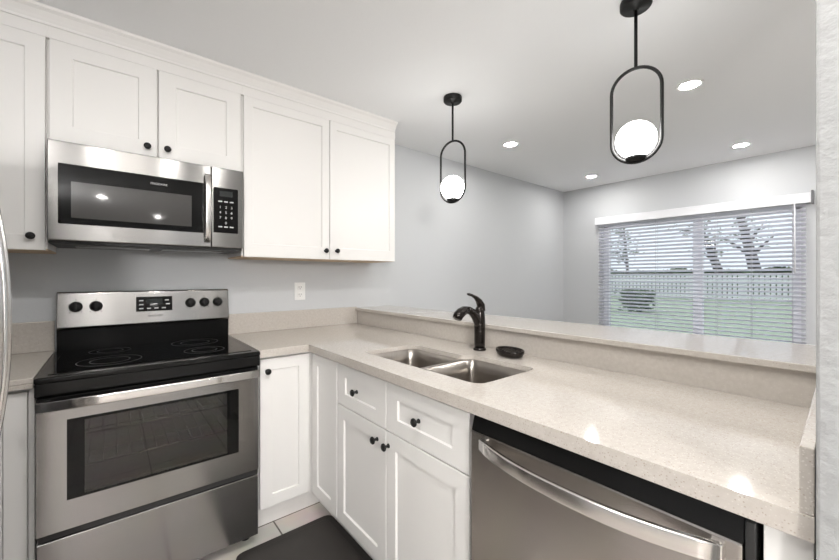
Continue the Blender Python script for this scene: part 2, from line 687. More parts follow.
text('brand_lettering', 'FRIGIDAIRE', 0.0130, M['mark'], dr, (0.382, MF - 0.0032, 1.708), FACE_S)
hp = [(0.583, MF - 0.004, 1.452), (0.583, MF - 0.020, 1.462), (0.583, MF - 0.033, 1.50), (0.583, MF - 0.038, 1.56),
      (0.583, MF - 0.040, 1.62), (0.583, MF - 0.038, 1.68), (0.583, MF - 0.033, 1.74), (0.583, MF - 0.020, 1.776), (0.583, MF - 0.004, 1.786)]
pr = fillet([(-0.0125, -0.006), (0.0125, -0.006), (0.0125, 0.006), (-0.0125, 0.006)], 0.004, 3)
link('handle', sweep(bmesh.new(), hp, pr, up=(0, -1, 0)), M['steel_bar'], dr, label='curved upright steel handle')
cp = link('control_panel', bx(bmesh.new(), 0.6025, 0.7545, MF, -0.372, 1.424, 1.836, 0.004), M['steel'], t)
link('keypad', bx(bmesh.new(), 0.6115, 0.7285, MF - 0.002, MF + 0.002, 1.500, 1.733, 0.001), M['black_glass'], cp)
link('clock_display', box(0.640, 0.700, MF - 0.0028, MF - 0.0015, 1.688, 1.716), plain('display_window', (0.02, 0.022, 0.022), 0.1), cp)
keys = [['1', '2', '3'], ['4', '5', '6'], ['7', '8', '9'], ['', '0', '']]
for r_, row in enumerate(keys):
    for c_, k in enumerate(row):
        if k:
            text('key_numeral', k, 0.018, M['mark'], cp, (0.643 + 0.027 * c_, MF - 0.0024, 1.632 - 0.027 * r_), FACE_S, 0.0002)
for r_, zz in enumerate((1.662, 1.531)):
    for c_ in range(3):
        link('key_legend', box(0.634 + 0.027 * c_, 0.652 + 0.027 * c_, MF - 0.0026, MF - 0.0015, zz - 0.003, zz + 0.003), M['mark'], cp)

# ================================================================== RANGE
t = thing('range', (0.38, -0.33, 0.0), 'stainless electric range with black glass cooktop below the microwave', 'range')
# box with an open oven chamber
b = bmesh.new()
bx(b, 0.004, 0.0715, -0.640, -0.03, 0.055, 0.893)
bx(b, 0.690, 0.758, -0.640, -0.03, 0.055, 0.893)
bx(b, 0.0715, 0.690, -0.640, -0.03, 0.055, 0.42)
bx(b, 0.0715, 0.690, -0.640, -0.03, 0.80, 0.893)
bx(b, 0.0715, 0.690, -0.12, -0.03, 0.42, 0.80)
link('body', b, M['matte_black'], t)
link('oven_chamber', (lambda q: (bx(q, 0.072, 0.690, -0.130, -0.121, 0.421, 0.799), bx(q, 0.072, 0.690, -0.635, -0.13, 0.4205, 0.426),
     bx(q, 0.0716, 0.076, -0.635, -0.13, 0.426, 0.799), bx(q, 0.686, 0.6896, -0.635, -0.13, 0.426, 0.799), q)[-1])(bmesh.new()), M['cavity'], t)
for zr in (0.545, 0.665):
    rk = bmesh.new()
    sweep(rk, [(0.08, -0.60, zr), (0.68, -0.60, zr)], circ(0.0042, 8))
    sweep(rk, [(0.08, -0.16, zr), (0.68, -0.16, zr)], circ(0.004, 8))
    for k in range(14):
        x = 0.095 + k * 0.0438
        sweep(rk, [(x, -0.60, zr + 0.003), (x, -0.16, zr + 0.003)], circ(0.0024, 6))
    link('oven_rack', rk, M['chrome'], t)
for x in (0.05, 0.712):
    for y in (-0.60, -0.08):
        link('foot', lathe(bmesh.new(), [(0, 0), (0.02, 0), (0.02, 0.012), (0.012, 0.016), (0.012, 0.056), (0, 0.056)], (x, y, 0), seg=16), M['matte_black'], t)
# cooktop
ct = link('cooktop', bx(bmesh.new(), -0.002, 0.7625, -0.673, -0.055, 0.8935, 0.9145, 0.006, 3), M['enamel'], t, label='black glass cooktop')
link('glass_top', bx(bmesh.new(), 0.030, 0.732, -0.628, -0.090, 0.9135, 0.9165, 0.001), M['black_glass'], ct)
for (x, y, r) in ((0.205, -0.47, 0.108), (0.205, -0.205, 0.078), (0.56, -0.47, 0.085), (0.56, -0.205, 0.108)):
    q = bmesh.new()
    for rr in (r, r * 0.62):
        sweep(q, [(x + rr * cos(2 * pi * k / 48), y + rr * sin(2 * pi * k / 48), 0.9166) for k in range(48)],
              [(-0.0016, 0), (0.0016, 0), (0.0016, 0.0003), (-0.0016, 0.0003)], closed=True, smooth=False)
    link('burner_ring', q, plain('burner_grey', (0.022, 0.022, 0.022), 0.4) if 'burner_grey' not in bpy.data.materials else bpy.data.materials['burner_grey'], ct)
link('front_apron', bx(bmesh.new(), 0.000, 0.7605, -0.671, -0.63, 0.846, 0.8932, 0.003), M['enamel'], t)
# backguard
bgp = [(-0.076, 1.017), (-0.085, 1.027), (-0.064, 1.192), (-0.056, 1.198), (-0.010, 1.198), (-0.006, 1.017)]
bgd = link('backguard', prism(bmesh.new(), bgp, 'x', 0.006, 0.756), M['steel'], t, bevel=0.003)
link('lower_backguard', prism(bmesh.new(), [(-0.062, 0.913), (-0.070, 1.0165), (-0.006, 1.0165), (-0.006, 0.913)], 'x', 0.006, 0.756), M['enamel'], t)
tilt = math.atan2(0.020, 0.160)


def bg_face(z):
    return -0.084 + (z - 1.032) * 0.125


nrm = Vector((0, -cos(tilt), sin(tilt)))
for x in (0.074, 0.149, 0.557, 0.627, 0.696):
    loc = Vector((x, bg_face(1.125) - 0.0002, 1.125))
    k = link('knob', lathe(bmesh.new(), [(0, 0), (0.026, 0), (0.026, 0.004), (0.0215, 0.008), (0.020, 0.020), (0.018, 0.023), (0, 0.0235)], loc, nrm, 28), M['black'], bgd, origin=loc, label='black burner knob')
    pbm = box(x - 0.0045, x + 0.0045, -0.005, 0.0, -0.021, 0.021, 0.001)
    rotm = Matrix.Rotation(-tilt, 3, 'X')
    for v in pbm.verts:
        q = rotm @ Vector((v.co.x - x, v.co.y, v.co.z))
        v.co = q + loc + nrm * 0.0235
    pbm2 = bmesh.new()
    merge(pbm2, pbm)
    mk = pbm2
    # the grip bar belongs to the knob
    me = k.data
    base = bmesh.new()
    base.from_mesh(me)
    bmesh.ops.translate(mk, verts=mk.verts[:], vec=-loc)
    merge(base, mk)
    base.to_mesh(me)
    base.free()
    for i in range(11):
        a = R(-140 + 28 * i)
        zz = 1.125 + 0.034 * cos(a)
        if i in (0, 5, 10):
            link('dial_mark', box(x + 0.034 * sin(a) - 0.002, x + 0.034 * sin(a) + 0.002, bg_face(zz) - 0.0006, bg_face(zz) + 0.0006, zz - 0.002, zz + 0.002), M['matte_black'], bgd)


def on_guard(x0, x1, z0, z1, d0, d1):
    q = bmesh.new()
    return prism(q, [(bg_face(z0) - d1, z0), (bg_face(z1) - d1, z1), (bg_face(z1) - d0, z1), (bg_face(z0) - d0, z0)], 'x', x0, x1)


link('control_display', on_guard(0.309, 0.470, 1.088, 1.165, -0.001, 0.0015), M['black_glass'], bgd)
link('clock_window', on_guard(0.355, 0.425, 1.128, 1.152, 0.001, 0.0019), plain('clock_grey', (0.03, 0.034, 0.034), 0.6, 0, 0.1), bgd)
for k, (x, z) in enumerate([(0.322, 1.145), (0.436, 1.145), (0.322, 1.103), (0.355, 1.103), (0.388, 1.103), (0.421, 1.103), (0.322, 1.124), (0.440, 1.124)]):
    link('control_key', on_guard(x, x + 0.018, z - 0.003, z + 0.003, 0.001, 0.002), M['mark'], bgd)
text('brand_lettering', 'FRIGIDAIRE', 0.0135, M['matte_black'], bgd, (0.392, bg_face(1.062) - 0.0006, 1.062), (pi / 2 - tilt, 0, 0), 0.0003)
# oven door
DF = -0.688
ob = bmesh.new()
bx(ob, 0.006, 0.085, DF, -0.642, 0.362, 0.806)
bx(ob, 0.661, 0.747, DF, -0.642, 0.362, 0.806)
bx(ob, 0.085, 0.661, DF, -0.642, 0.362, 0.467)
bx(ob, 0.085, 0.661, DF, -0.642, 0.758, 0.806)
od = link('oven_door', ob, M['steel'], t, label='stainless oven door')
link('door_top_trim', bx(bmesh.new(), 0.006, 0.747, DF + 0.004, -0.642, 0.806, 0.842, 0.002), M['enamel'], od)
gl = bmesh.new()
bx(gl, 0.085, 0.133, DF - 0.001, DF + 0.006, 0.467, 0.758)
bx(gl, 0.613, 0.661, DF - 0.001, DF + 0.006, 0.467, 0.758)
bx(gl, 0.133, 0.613, DF - 0.001, DF + 0.006, 0.467, 0.476)
bx(gl, 0.133, 0.613, DF - 0.001, DF + 0.006, 0.748, 0.758)
link('window_border', gl, M['black_glass'], od)
link('window', box(0.133, 0.613, DF - 0.001, DF + 0.003, 0.476, 0.748), M['oven_glass'], od, label='dark oven window')
hb = [(0.010, DF - 0.036, 0.8225), (0.20, DF - 0.039, 0.8225), (0.38, DF - 0.040, 0.8225), (0.56, DF - 0.039, 0.8225), (0.740, DF - 0.036, 0.8225)]
pr = fillet([(-0.008, -0.0175), (0.008, -0.0175), (0.008, 0.0175), (-0.008, 0.0175)], 0.006, 4)
hb_bm = sweep(bmesh.new(), hb, pr)
for x in (0.03, 0.728):
    bx(hb_bm, x - 0.014, x + 0.014, DF - 0.032, DF + 0.004, 0.812, 0.835, 0.003)
link('handle', hb_bm, M['steel_bar'], od, label='full-width steel handle')
link('drawer', bx(bmesh.new(), 0.006, 0.747, DF, -0.642, 0.052, 0.336, 0.004), M['steel'], t, label='stainless storage drawer')
link('drawer_gap', box(0.010, 0.748, DF + 0.012, -0.642, 0.336, 0.362), M['matte_black'], t)

# ================================================================== BASE CABINETS
BT = 0.893   # top of the boxes
FS = -0.620  # front plane, back run
FW = 1.040   # front plane, peninsula
t = thing('base_cabinet', (-0.22, -0.3, 0), 'white base cabinet left of the range, cut off by the left edge', 'cabinet', 'white shaker base cabinets')
link('body', box(-0.44, -0.004, -0.599, -0.003, 0.10, BT), M['cabinet'], t)
link('toe_kick', box(-0.44, -0.006, -0.545, -0.003, 0, 0.10), M['cabinet'], t)
d = link('door', door_bm('s', -0.436, -0.022, 0.118, 0.862, FS, 0.0205), M['cabinet'], t)
link('filler', box(-0.019, -0.004, FS, -0.599, 0.10, 0.872), M['cabinet'], t)
knob(d, 's', -0.40, 0.80, FS)

t = thing('corner_cabinet', (1.3, -0.4, 0), 'white corner base cabinet with two doors meeting in a dark inside corner', 'cabinet', 'white shaker base cabinets')
link('body', prism(bmesh.new(), [(0.768, -0.003), (1.648, -0.003), (1.648, -0.908), (1.061, -0.908), (1.061, -0.599), (0.768, -0.599)], 'z', 0.10, BT), M['cabinet'], t)
link('toe_kick', prism(bmesh.new(), [(0.768, -0.003), (1.64, -0.003), (1.64, -0.908), (1.118, -0.908), (1.118, -0.556), (0.768, -0.556)], 'z', 0.0, 0.10), M['cabinet'], t)
d = link('door', door_bm('s', 0.776, 1.032, 0.118, 0.862, FS, 0.0205), M['cabinet'], t, label='corner door facing the room, right of the range')
knob(d, 's', 0.808, 0.802, FS)
link('door', door_bm('w', -0.908, -0.636, 0.118, 0.862, FW, 0.0205), M['cabinet'], t, label='corner door on the peninsula side, without a knob')

t = thing('sink_cabinet', (1.35, -1.33, 0), 'white sink base cabinet with two false drawers over two doors', 'cabinet', 'white shaker base cabinets')
b = box(1.061, 1.648, -0.930, -0.9115, 0.10, BT)
bx(b, 1.061, 1.648, -1.762, -1.744, 0.10, BT)
bx(b, 1.061, 1.648, -1.744, -0.930, 0.10, 0.118)
bx(b, 1.630, 1.648, -1.744, -0.930, 0.118, BT)
bx(b, 1.061, 1.079, -1.744, -0.930, 0.655, 0.69)
bx(b, 1.061, 1.079, -1.744, -0.930, 0.845, BT)
bx(b, 1.061, 1.079, -1.35, -1.30, 0.118, BT)
link('body', b, M['cabinet'], t)
link('toe_kick', box(1.118, 1.64, -1.762, -0.9115, 0, 0.10), M['cabinet'], t)
YM = -1.322
for (a, c, ky) in ((YM + 0.0012, -0.920, -1.102), (-1.756, YM - 0.0012, -1.522)):
    d = link('drawer_front', door_bm('w', a, c, 0.674, 0.862, FW, 0.0205, 0.072, 0.056), M['cabinet'], t)
    knob(d, 'w', ky, 0.768, FW)
for (a, c, ky) in ((YM + 0.0012, -0.920, -1.262), (-1.756, YM - 0.0012, -1.340)):
    d = link('door', door_bm('w', a, c, 0.118, 0.669, FW, 0.0205, 0.060), M['cabinet'], t)
    knob(d, 'w', ky, 0.617, FW)

tag(link('end_panel', box(1.030, 1.648, -2.458, -2.402, 0.0, 0.8755, 0.001), M['cabinet'], origin=(1.34, -2.43, 0)),
    'narrow white end panel between the dishwasher and the right wall', 'panel')

# ================================================================== DISHWASHER
t = thing('dishwasher', (1.35, -2.08, 0), 'stainless dishwasher with a bowed bar handle under the counter', 'dishwasher')
link('body', box(1.062, 1.645, -2.394, -1.770, 0.10, 0.868), M['matte_black'], t)
link('toe_panel', box(1.10, 1.16, -2.392, -1.772, 0.0, 0.10), M['matte_black'], t)
SX = 1.018
d = link('door', bx(bmesh.new(), SX, 1.060, -2.379, -1.780, 0.105, 0.829, 0.005), M['steel_warm'], t, label='stainless front')
link('control_strip', prism(bmesh.new(), [(SX + 0.001, 0.8295), (SX + 0.012, 0.868), (1.060, 0.868), (1.060, 0.8295)], 'y', -2.379, -1.785), M['enamel'], t, label='black sloping control strip')
link('side_gasket', box(SX + 0.004, 1.060, -2.394, -2.3805, 0.105, 0.868, 0.002), M['matte_black'], t)
hp = []
for k in range(17):
    f = k / 16
    y = -1.830 - f * 0.520
    bow = 1 - abs(2 * f - 1) ** 2.4
    hp.append((SX - 0.012 - 0.050 * bow, y, 0.804))
pr = fillet([(-0.007, -0.0175), (0.007, -0.0175), (0.007, 0.0175), (-0.007, 0.0175)], 0.005, 4)
hb_bm = sweep(bmesh.new(), hp, pr)
for y in (-1.835, -2.345):
    bx(hb_bm, SX - 0.014, SX + 0.004, y - 0.010, y + 0.010, 0.788, 0.820, 0.003)
link('handle', hb_bm, M['steel_bar'], d, label='bowed steel bar handle')

# ================================================================== COUNTERTOPS
Z0, Z1, ZS = 0.876, 0.914, 0.894
cut = fillet([(1.136, -0.994), (1.444, -0.994), (1.446, -1.340), (1.492, -1.372), (1.492, -1.700), (1.150, -1.700)],
             [0.035, 0.075, 0.02, 0.03, 0.045, 0.055], 8)
top = slab([(0.765, -0.002), (1.700, -0.002), (1.700, -2.459), (1.016, -2.459), (1.016, -0.645), (0.765, -0.645)], [cut], ZS, Z1)
prism(top, [(0.765, -0.620), (1.041, -0.620), (1.041, -2.459), (1.016, -2.459), (1.016, -0.645), (0.765, -0.645)], 'z', Z0, ZS)
tag(link('countertop', top, M['quartz'], origin=(1.3, -0.9, 0.9), bevel=0.003), 'L-shaped speckled beige quartz countertop around the sink', 'countertop')
tag(link('countertop', bx(box(-0.44, -0.0045, -0.645, -0.002, ZS, Z1), -0.44, -0.0045, -0.645, -0.622, Z0, ZS), M['quartz'], origin=(-0.2, -0.3, 0.9), bevel=0.003),
    'short quartz countertop left of the range', 'countertop')
tag(link('backsplash', box(-0.44, -0.0045, -0.022, -0.001, Z1 + 0.0003, 1.058), M['quartz'], origin=(-0.2, -0.01, 0.92), bevel=0.002),
    'low quartz backsplash strip on the wall left of the range', 'backsplash')
tag(link('backsplash', box(0.7645, 1.679, -0.022, -0.001, Z1 + 0.0003, 1.040), M['quartz'], origin=(1.2, -0.01, 0.92), bevel=0.002),
    'low quartz backsplash strip on the back wall below the outlet', 'backsplash')
tag(link('backsplash', box(1.680, 1.701, -2.438, -0.0225, Z1 + 0.0003, 1.0122), M['quartz'], origin=(1.69, -1.2, 0.92)),
    'long quartz backsplash behind the sink, under the raised bar', 'backsplash')
tag(link('backsplash', prism(bmesh.new(), [(1.018, -2.4592), (1.660, -2.4592), (1.660, -2.432), (1.018, -2.443)], 'z', Z1 + 0.0003, 1.016), M['quartz'], origin=(1.35, -2.45, 0.92), bevel=0.002),
    'short quartz side splash against the textured right wall', 'backsplash')
tag(link('bar_top', prism(bmesh.new(), [(1.662, -0.0005), (2.000, -0.0005), (2.105, -2.4595), (1.662, -2.4595)], 'z', 1.0128, 1.034), M['quartz'], origin=(1.85, -1.2, 1.02), bevel=0.003),
    'raised quartz bar top on the half wall behind the sink', 'bar top')

# ================================================================== SINK
t = thing('sink', (1.31, -1.34, 0.70), 'double-bowl stainless undermount sink in the quartz countertop', 'sink')
LB = fillet([(1.139, -0.997), (1.441, -0.997), (1.443, -1.340), (1.145, -1.340)], [0.035, 0.075, 0.04, 0.04], 8)
RB = fillet([(1.149, -1.366), (1.489, -1.366), (1.489, -1.697), (1.153, -1.697)], [0.04, 0.04, 0.045, 0.055], 8)
link('rim', slab(fillet([(1.085, -0.962), (1.525, -0.962), (1.525, -1.722), (1.085, -1.722)], 0.03, 4), [LB, RB], 0.8895, 0.8938), M['sink'], t)


def bowl(loop, zb):
    q = bmesh.new()
    cx = sum(p[0] for p in loop) / len(loop)
    cy = sum(p[1] for p in loop) / len(loop)
    levels = [(1.0, 0.8932), (0.992, 0.84), (0.975, zb + 0.04), (0.95, zb + 0.015), (0.90, zb + 0.004), (0.82, zb), (0.14, zb - 0.004)]
    rings = [[q.verts.new((cx + (x - cx) * s, cy + (y - cy) * s, z)) for x, y in loop] for s, z in levels]
    n = len(loop)
    for a, b_ in zip(rings, rings[1:]):
        for i in range(n):
            q.faces.new((a[i], a[(i + 1) % n], b_[(i + 1) % n], b_[i]))
    q.faces.new(rings[-1])
    bmesh.ops.recalc_face_normals(q, faces=q.faces[:])
    for f in q.faces:
        f.smooth = True
    return q, cx, cy


for loop, zb in ((LB, 0.715), (RB, 0.695)):
    q, cx, cy = bowl(loop, zb)
    bo = link('bowl', q, M['sink'], t)
    md = bo.modifiers.new('thickness', 'SOLIDIFY')
    md.thickness = 0.0015
    md.offset = 0
    link('drain', lathe(bmesh.new(), [(0, -0.001), (0.030, -0.001), (0.040, 0.001), (0.044, 0.003), (0.045, 0.0005)], (cx, cy, zb - 0.002)), M['chrome'], bo)

# ================================================================== FAUCET
fx, fy = 1.603, -1.316
t = thing('faucet', (fx, fy, Z1), 'black single-lever pull-out faucet behind the sink', 'faucet')
link('base', lathe(bmesh.new(), [(0, 0), (0.031, 0), (0.031, 0.007), (0.027, 0.010), (0.026, 0.013), (0, 0.013)], (fx, fy, Z1 + 0.0002)), M['bronze'], t)
body = lathe(bmesh.new(), [(0, 0.012), (0.0255, 0.012), (0.0262, 0.04), (0.0265, 0.09), (0.0268, 0.13), (0.0262, 0.16), (0.024, 0.185), (0.019, 0.205), (0.010, 0.217), (0, 0.220)], (fx, fy, Z1))
link('body', body, M['bronze'], t)
sp = [(fx + 0.002, fy, 1.000), (fx - 0.012, fy, 1.045), (fx - 0.030, fy, 1.078), (fx - 0.052, fy, 1.101), (fx - 0.078, fy, 1.113), (fx - 0.100, fy, 1.115)]
link('spout', sweep(bmesh.new(), sp, circ(0.0205, 18), scales=[0.8, 0.95, 1, 0.95, 0.88, 0.84]), M['bronze'], t)
sh = [(fx - 0.092, fy, 1.1155), (fx - 0.112, fy, 1.113), (fx - 0.134, fy, 1.104), (fx - 0.151, fy, 1.091), (fx - 0.160, fy, 1.078)]
hd = link('spray_head', sweep(bmesh.new(), sh, circ(0.0215, 18), scales=[0.84, 1.0, 1.1, 1.12, 1.0]), M['bronze'], t)
lv = [(fx + 0.012, fy, 1.105), (fx + 0.008, fy, 1.135), (fx - 0.006, fy, 1.154), (fx - 0.028, fy, 1.171), (fx - 0.055, fy, 1.183), (fx - 0.075, fy, 1.188), (fx - 0.086, fy, 1.190)]
link('lever', sweep(bmesh.new(), lv, circ(0.0125, 14, 0.0095), scales=[1.8, 1.8, 1.45, 1.0, 0.7, 0.72, 0.5]), M['bronze'], t)

# small oval dish by the faucet
t = thing('soap_dish', (1.604, -1.492, Z1), 'small black oval dish on the counter right of the faucet', 'dish')
q = lathe(bmesh.new(), [(0, 0.0003), (0.040, 0.0003), (0.048, 0.006), (0.053, 0.018), (0.054, 0.029), (0.052, 0.031), (0.049, 0.029), (0.044, 0.020), (0.036, 0.014), (0, 0.012)], (0, 0, 0), seg=36)
for v in q.verts:
    v.co = Vector((v.co.x * 1.05, v.co.y * 1.45, v.co.z * 1.0))
    v.co = Matrix.Rotation(R(-22), 3, 'Z') @ v.co + Vector((1.604, -1.492, Z1))
link('bowl', q, M['bronze'], t)
q = bmesh.new()
for k in range(5):
    bx(q, -0.030, 0.030, -0.040 + k * 0.019, -0.034 + k * 0.019, 0.010, 0.026, 0.001)
for v in q.verts:
    v.co = Matrix.Rotation(R(-22), 3, 'Z') @ v.co + Vector((1.604, -1.492, Z1))
link('drain_rib', q, M['bronze'], t)

# ================================================================== OUTLET
t = thing('wall_outlet', (1.229, 0, 1.172), 'white duplex wall outlet under the tall wall cabinet', 'outlet')
link('cover_plate', bx(bmesh.new(), 1.190, 1.268, -0.006, -0.0003, 1.110, 1.232, 0.002), M['plastic'], t)
for z in (1.146, 1.197):
    r_ = link('receptacle', bx(bmesh.new(), 1.212, 1.246, -0.0085, -0.005, z - 0.015, z + 0.015, 0.003), M['plastic'], t)
    q = box(1.220, 1.223, -0.0089, -0.008, z - 0.002, z + 0.009)
    bx(q, 1.235, 1.238, -0.0089, -0.008, z - 0.002, z + 0.009)
    bx(q, 1.2265, 1.2315, -0.0089, -0.008, z - 0.011, z - 0.006)
    link('slots', q, M['slot'], r_)

# ================================================================== FLOOR MAT
q = prism(bmesh.new(), fillet([(0.638, -0.700), (1.112, -0.700), (1.112, -1.66), (0.638, -1.66)], 0.045, 6), 'z', 0.0005, 0.008)
t = thing('floor_mat', (0.88, -1.18, 0), 'dark rubber floor mat in front of the sink cabinet', 'mat')
link('border', q, M['mat'], t)
link('raised_pad', prism(bmesh.new(), fillet([(0.673, -0.735), (1.077, -0.735), (1.077, -1.625), (0.673, -1.625)], 0.03, 6), 'z', 0.008, 0.014), M['mat'], t, bevel=0.003)

# ================================================================== REFRIGERATOR
t = thing('refrigerator', (-0.45, -1.335, 0), 'stainless refrigerator whose bowed handle shows at the left edge', 'refrigerator')
link('body', bx(bmesh.new(), -0.84, -0.130, -1.775, -0.900, 0.02, 1.74, 0.006), M['fridge_side'], t)
link('base_grille', box(-0.80, -0.140, -1.76, -0.915, 0.0, 0.10), M['matte_black'], t)
for (a, b_, hy) in ((-1.333, -0.902, -1.296), (-1.773, -1.339, -1.376)):
    yc, wd = (a + b_) / 2, (b_ - a) / 2
    pts = [(-0.128, a), (-0.075, a)] + [(-0.075 + 0.022 * (1 - ((a + (b_ - a) * k / 10 - yc) / wd) ** 2), a + (b_ - a) * k / 10) for k in range(1, 10)] + [(-0.075, b_), (-0.128, b_)]
    d = link('door', prism(bmesh.new(), pts, 'z', 0.11, 1.74), M['steel'], t, bevel=0.004)
    hp = []
    for k in range(25):
        f = k / 24
        z = 0.66 + f * 1.02
        bow = 1 - abs(2 * f - 1) ** 2.2
        hp.append((-0.058 + 0.086 * bow, hy, z))
    link('handle', sweep(bmesh.new(), hp, circ(0.010, 16, 0.009), up=(0, 1, 0)), M['steel_bar'], d, label='long bowed steel handle')

# ================================================================== PENDANTS
RING_A = R(103)


def pendant(x, y, label):
    t = thing('pendant_light', (x, y, CEIL), label, 'pendant light', 'black ring pendants over the bar')
    link('canopy', lathe(bmesh.new(), [(0, 0), (0.056, 0), (0.057, -0.004), (0.057, -0.026), (0.052, -0.032), (0.012, -0.034), (0.010, -0.040), (0, -0.040)], (x, y, CEIL - 0.0005), seg=36), M['black'], t)
    link('rod', sweep(bmesh.new(), [(x, y, CEIL - 0.035), (x, y, 2.116)], circ(0.0065, 14)), M['black'], t)
    # stadium-shaped ring
    r, zt, zb = 0.088, 2.118, 1.736
    pts = []
    for k in range(21):
        a = pi * k / 20
        pts.append((r * cos(a), zt - r + r * sin(a)))
    for k in range(1, 6):
        pts.append((-r, zt - r - (zt - zb - 2 * r) * k / 6))
    for k in range(21):
        a = pi + pi * k / 20
        pts.append((r * cos(a), zb + r + r * sin(a)))
    for k in range(1, 6):
        pts.append((r, zb + r + (zt - zb - 2 * r) * k / 6))
    P = [(x + u * cos(RING_A), y + u * sin(RING_A), z) for u, z in pts]
    n_ = (-sin(RING_A), cos(RING_A), 0)
    link('ring', sweep(bmesh.new(), P, circ(0.0065, 12), closed=True, up=n_), M['black'], t)
    link('globe_holder', lathe(bmesh.new(), [(0, 0.004), (0.016, 0.004), (0.036, 0.012), (0.037, 0.022), (0.031, 0.024), (0, 0.024)], (x, y, zb), seg=28), M['black'], t)
    q = bmesh.new()
    bmesh.ops.create_uvsphere(q, u_segments=40, v_segments=24, radius=0.0735)
    for v in q.verts:
        v.co += Vector((x, y, 1.827))
    for f in q.faces:
        f.smooth = True
    link('globe_shade', q, M['globe'], t, label='lit white glass globe')


pendant(1.853, -0.885, 'black ring pendant light over the far end of the bar, near the back wall')
pendant(1.853, -1.922, 'black ring pendant light over the near end of the bar, larger in view')


# ================================================================== DOWNLIGHTS
def downlight(x, y, label, lens='lens'):
    t = thing('recessed_downlight', (x, y, CEIL), label, 'ceiling light', 'recessed ceiling downlights')
    link('trim_ring', lathe(bmesh.new(), [(0.047, 0.0), (0.050, -0.004), (0.064, -0.005), (0.069, -0.002), (0.070, 0.0), (0.047, 0.0)], (x, y, CEIL - 0.0002), seg=36), M['plastic'], t)
    link('lens', lathe(bmesh.new(), [(0, -0.0025), (0.046, -0.0025), (0.048, -0.001), (0, -0.001)], (x, y, CEIL), seg=32), M[lens], t)


downlight(2.815, -0.620, 'lit recessed downlight between the two pendants, nearest the back wall')
downlight(4.345, -0.590, 'lit recessed downlight near the far corner of the ceiling, left of the window')
downlight(2.818, -1.866, 'lit recessed downlight right of the nearer pendant')
downlight(4.348, -1.850, 'lit recessed downlight close above the window blinds')
downlight(2.815, -3.10, 'added unseen downlight of the living room behind the textured wall, away from the window')  # this and the next are unseen lamps added to light the living room
downlight(4.345, -3.10, 'added unseen downlight of the living room behind the textured wall, beside the window')
downlight(0.10, -5.05, 'recessed downlight in the middle of the room behind', 'rear_and_fill_lens')
downlight(0.87, -6.60, 'recessed downlight nearest the far glass door', 'rear_and_fill_lens')
downlight(0.95, -2.15, 'added fill downlight in front of the dishwasher, above the top of the frame', 'rear_and_fill_lens')  # this and the next two are lamps added to brighten the kitchen
downlight(0.58, -1.90, 'added fill downlight between range and sink cabinet, above the top of the frame', 'rear_and_fill_lens')
downlight(0.14, -1.92, 'added fill downlight beside the refrigerator, above the top of the frame', 'rear_and_fill_lens')
# flush fixture added above the frame to brighten ceiling and aisle
t = thing('fill_ceiling_light', (0.35, -2.45, CEIL), 'round white flush light added over the kitchen aisle as fill', 'ceiling light')
link('base', lathe(bmesh.new(), [(0, 0), (0.165, 0), (0.168, -0.02), (0.160, -0.028), (0, -0.028)], (0.35, -2.45, CEIL - 0.0003), seg=40), M['plastic'], t)
link('glass_dome', lathe(bmesh.new(), [(0.155, -0.028), (0.153, -0.05), (0.135, -0.082), (0.09, -0.105), (0.04, -0.114), (0, -0.116)], (0.35, -2.45, CEIL), seg=40), M['fill_dome'], t)

# globe pendant added behind the camera as low frontal fill
t = thing('fill_pendant', (-0.63, -4.70, CEIL), 'large white globe pendant added behind the kitchen as fill light', 'pendant light')
link('canopy', lathe(bmesh.new(), [(0, 0), (0.065, 0), (0.065, -0.025), (0, -0.03)], (-0.63, -4.70, CEIL - 0.0003), seg=30), M['black'], t)
link('rod', sweep(bmesh.new(), [(-0.63, -4.70, CEIL - 0.02), (-0.63, -4.70, 1.93)], circ(0.007, 12)), M['black'], t)
link('globe_shade', lathe(bmesh.new(), [(0.19 * sin(pi * k / 20), 0.19 * cos(pi * k / 20)) for k in range(21)], (-0.63, -4.70, 1.75), seg=40), M['fill_globe'], t)
link('globe_cap', lathe(bmesh.new(), [(0, 0.03), (0.04, 0.03), (0.055, 0.0), (0, 0.0)], (-0.63, -4.70, 1.925), seg=24), M['black'], t)

# ================================================================== BLINDS
t = thing('window_blind', (WX, -1.335, 1.97), 'white horizontal slat blind over the living room window', 'blind')
VX = WX - 0.005
link('valance', bx(bmesh.new(), WX - 0.075, WX - 0.063, -2.232, -0.440, 1.900, 1.985, 0.003), M['vinyl'], t)
link('headrail', box(WX - 0.058, WX - 0.004, -2.215, -0.46, 1.925, 1.965), M['vinyl'], t)
q = bmesh.new()
SC, tl = WX - 0.032, 0.42
for k in range(33):
    z = 1.885 - k * 0.0393
    t2 = bmesh.new()
    bx(t2, -0.023, 0.023, -2.20, -0.472, -0.0013, 0.0013)
    for v in t2.verts:
        xx = v.co.x * cos(tl) + v.co.z * sin(tl)
        zz = -v.co.x * sin(tl) + v.co.z * cos(tl)
        v.co = Vector((SC + xx, v.co.y, z + zz))
    merge(q, t2)
link('slats', q, M['blind'], t)
link('bottom_rail', bx(bmesh.new(), SC - 0.025, SC + 0.025, -2.20, -0.472, 0.595, 0.615, 0.003), M['blind'], t)
for y in (-0.59, -1.085, -1.60, -1.855, -2.12):
    q = sweep(bmesh.new(), [(SC - 0.030, y, 1.925), (SC - 0.030, y, 0.615)], circ(0.0016, 6))
    sweep(q, [(SC + 0.030, y, 1.925), (SC + 0.030, y, 0.615)], circ(0.0016, 6))
    link('ladder_cord', q, M['cord'], t)
link('tilt_wand', sweep(bmesh.new(), [(SC - 0.040, -2.135, 1.92), (SC - 0.042, -2.137, 1.30)], circ(0.005, 8)), M['vinyl'], t)
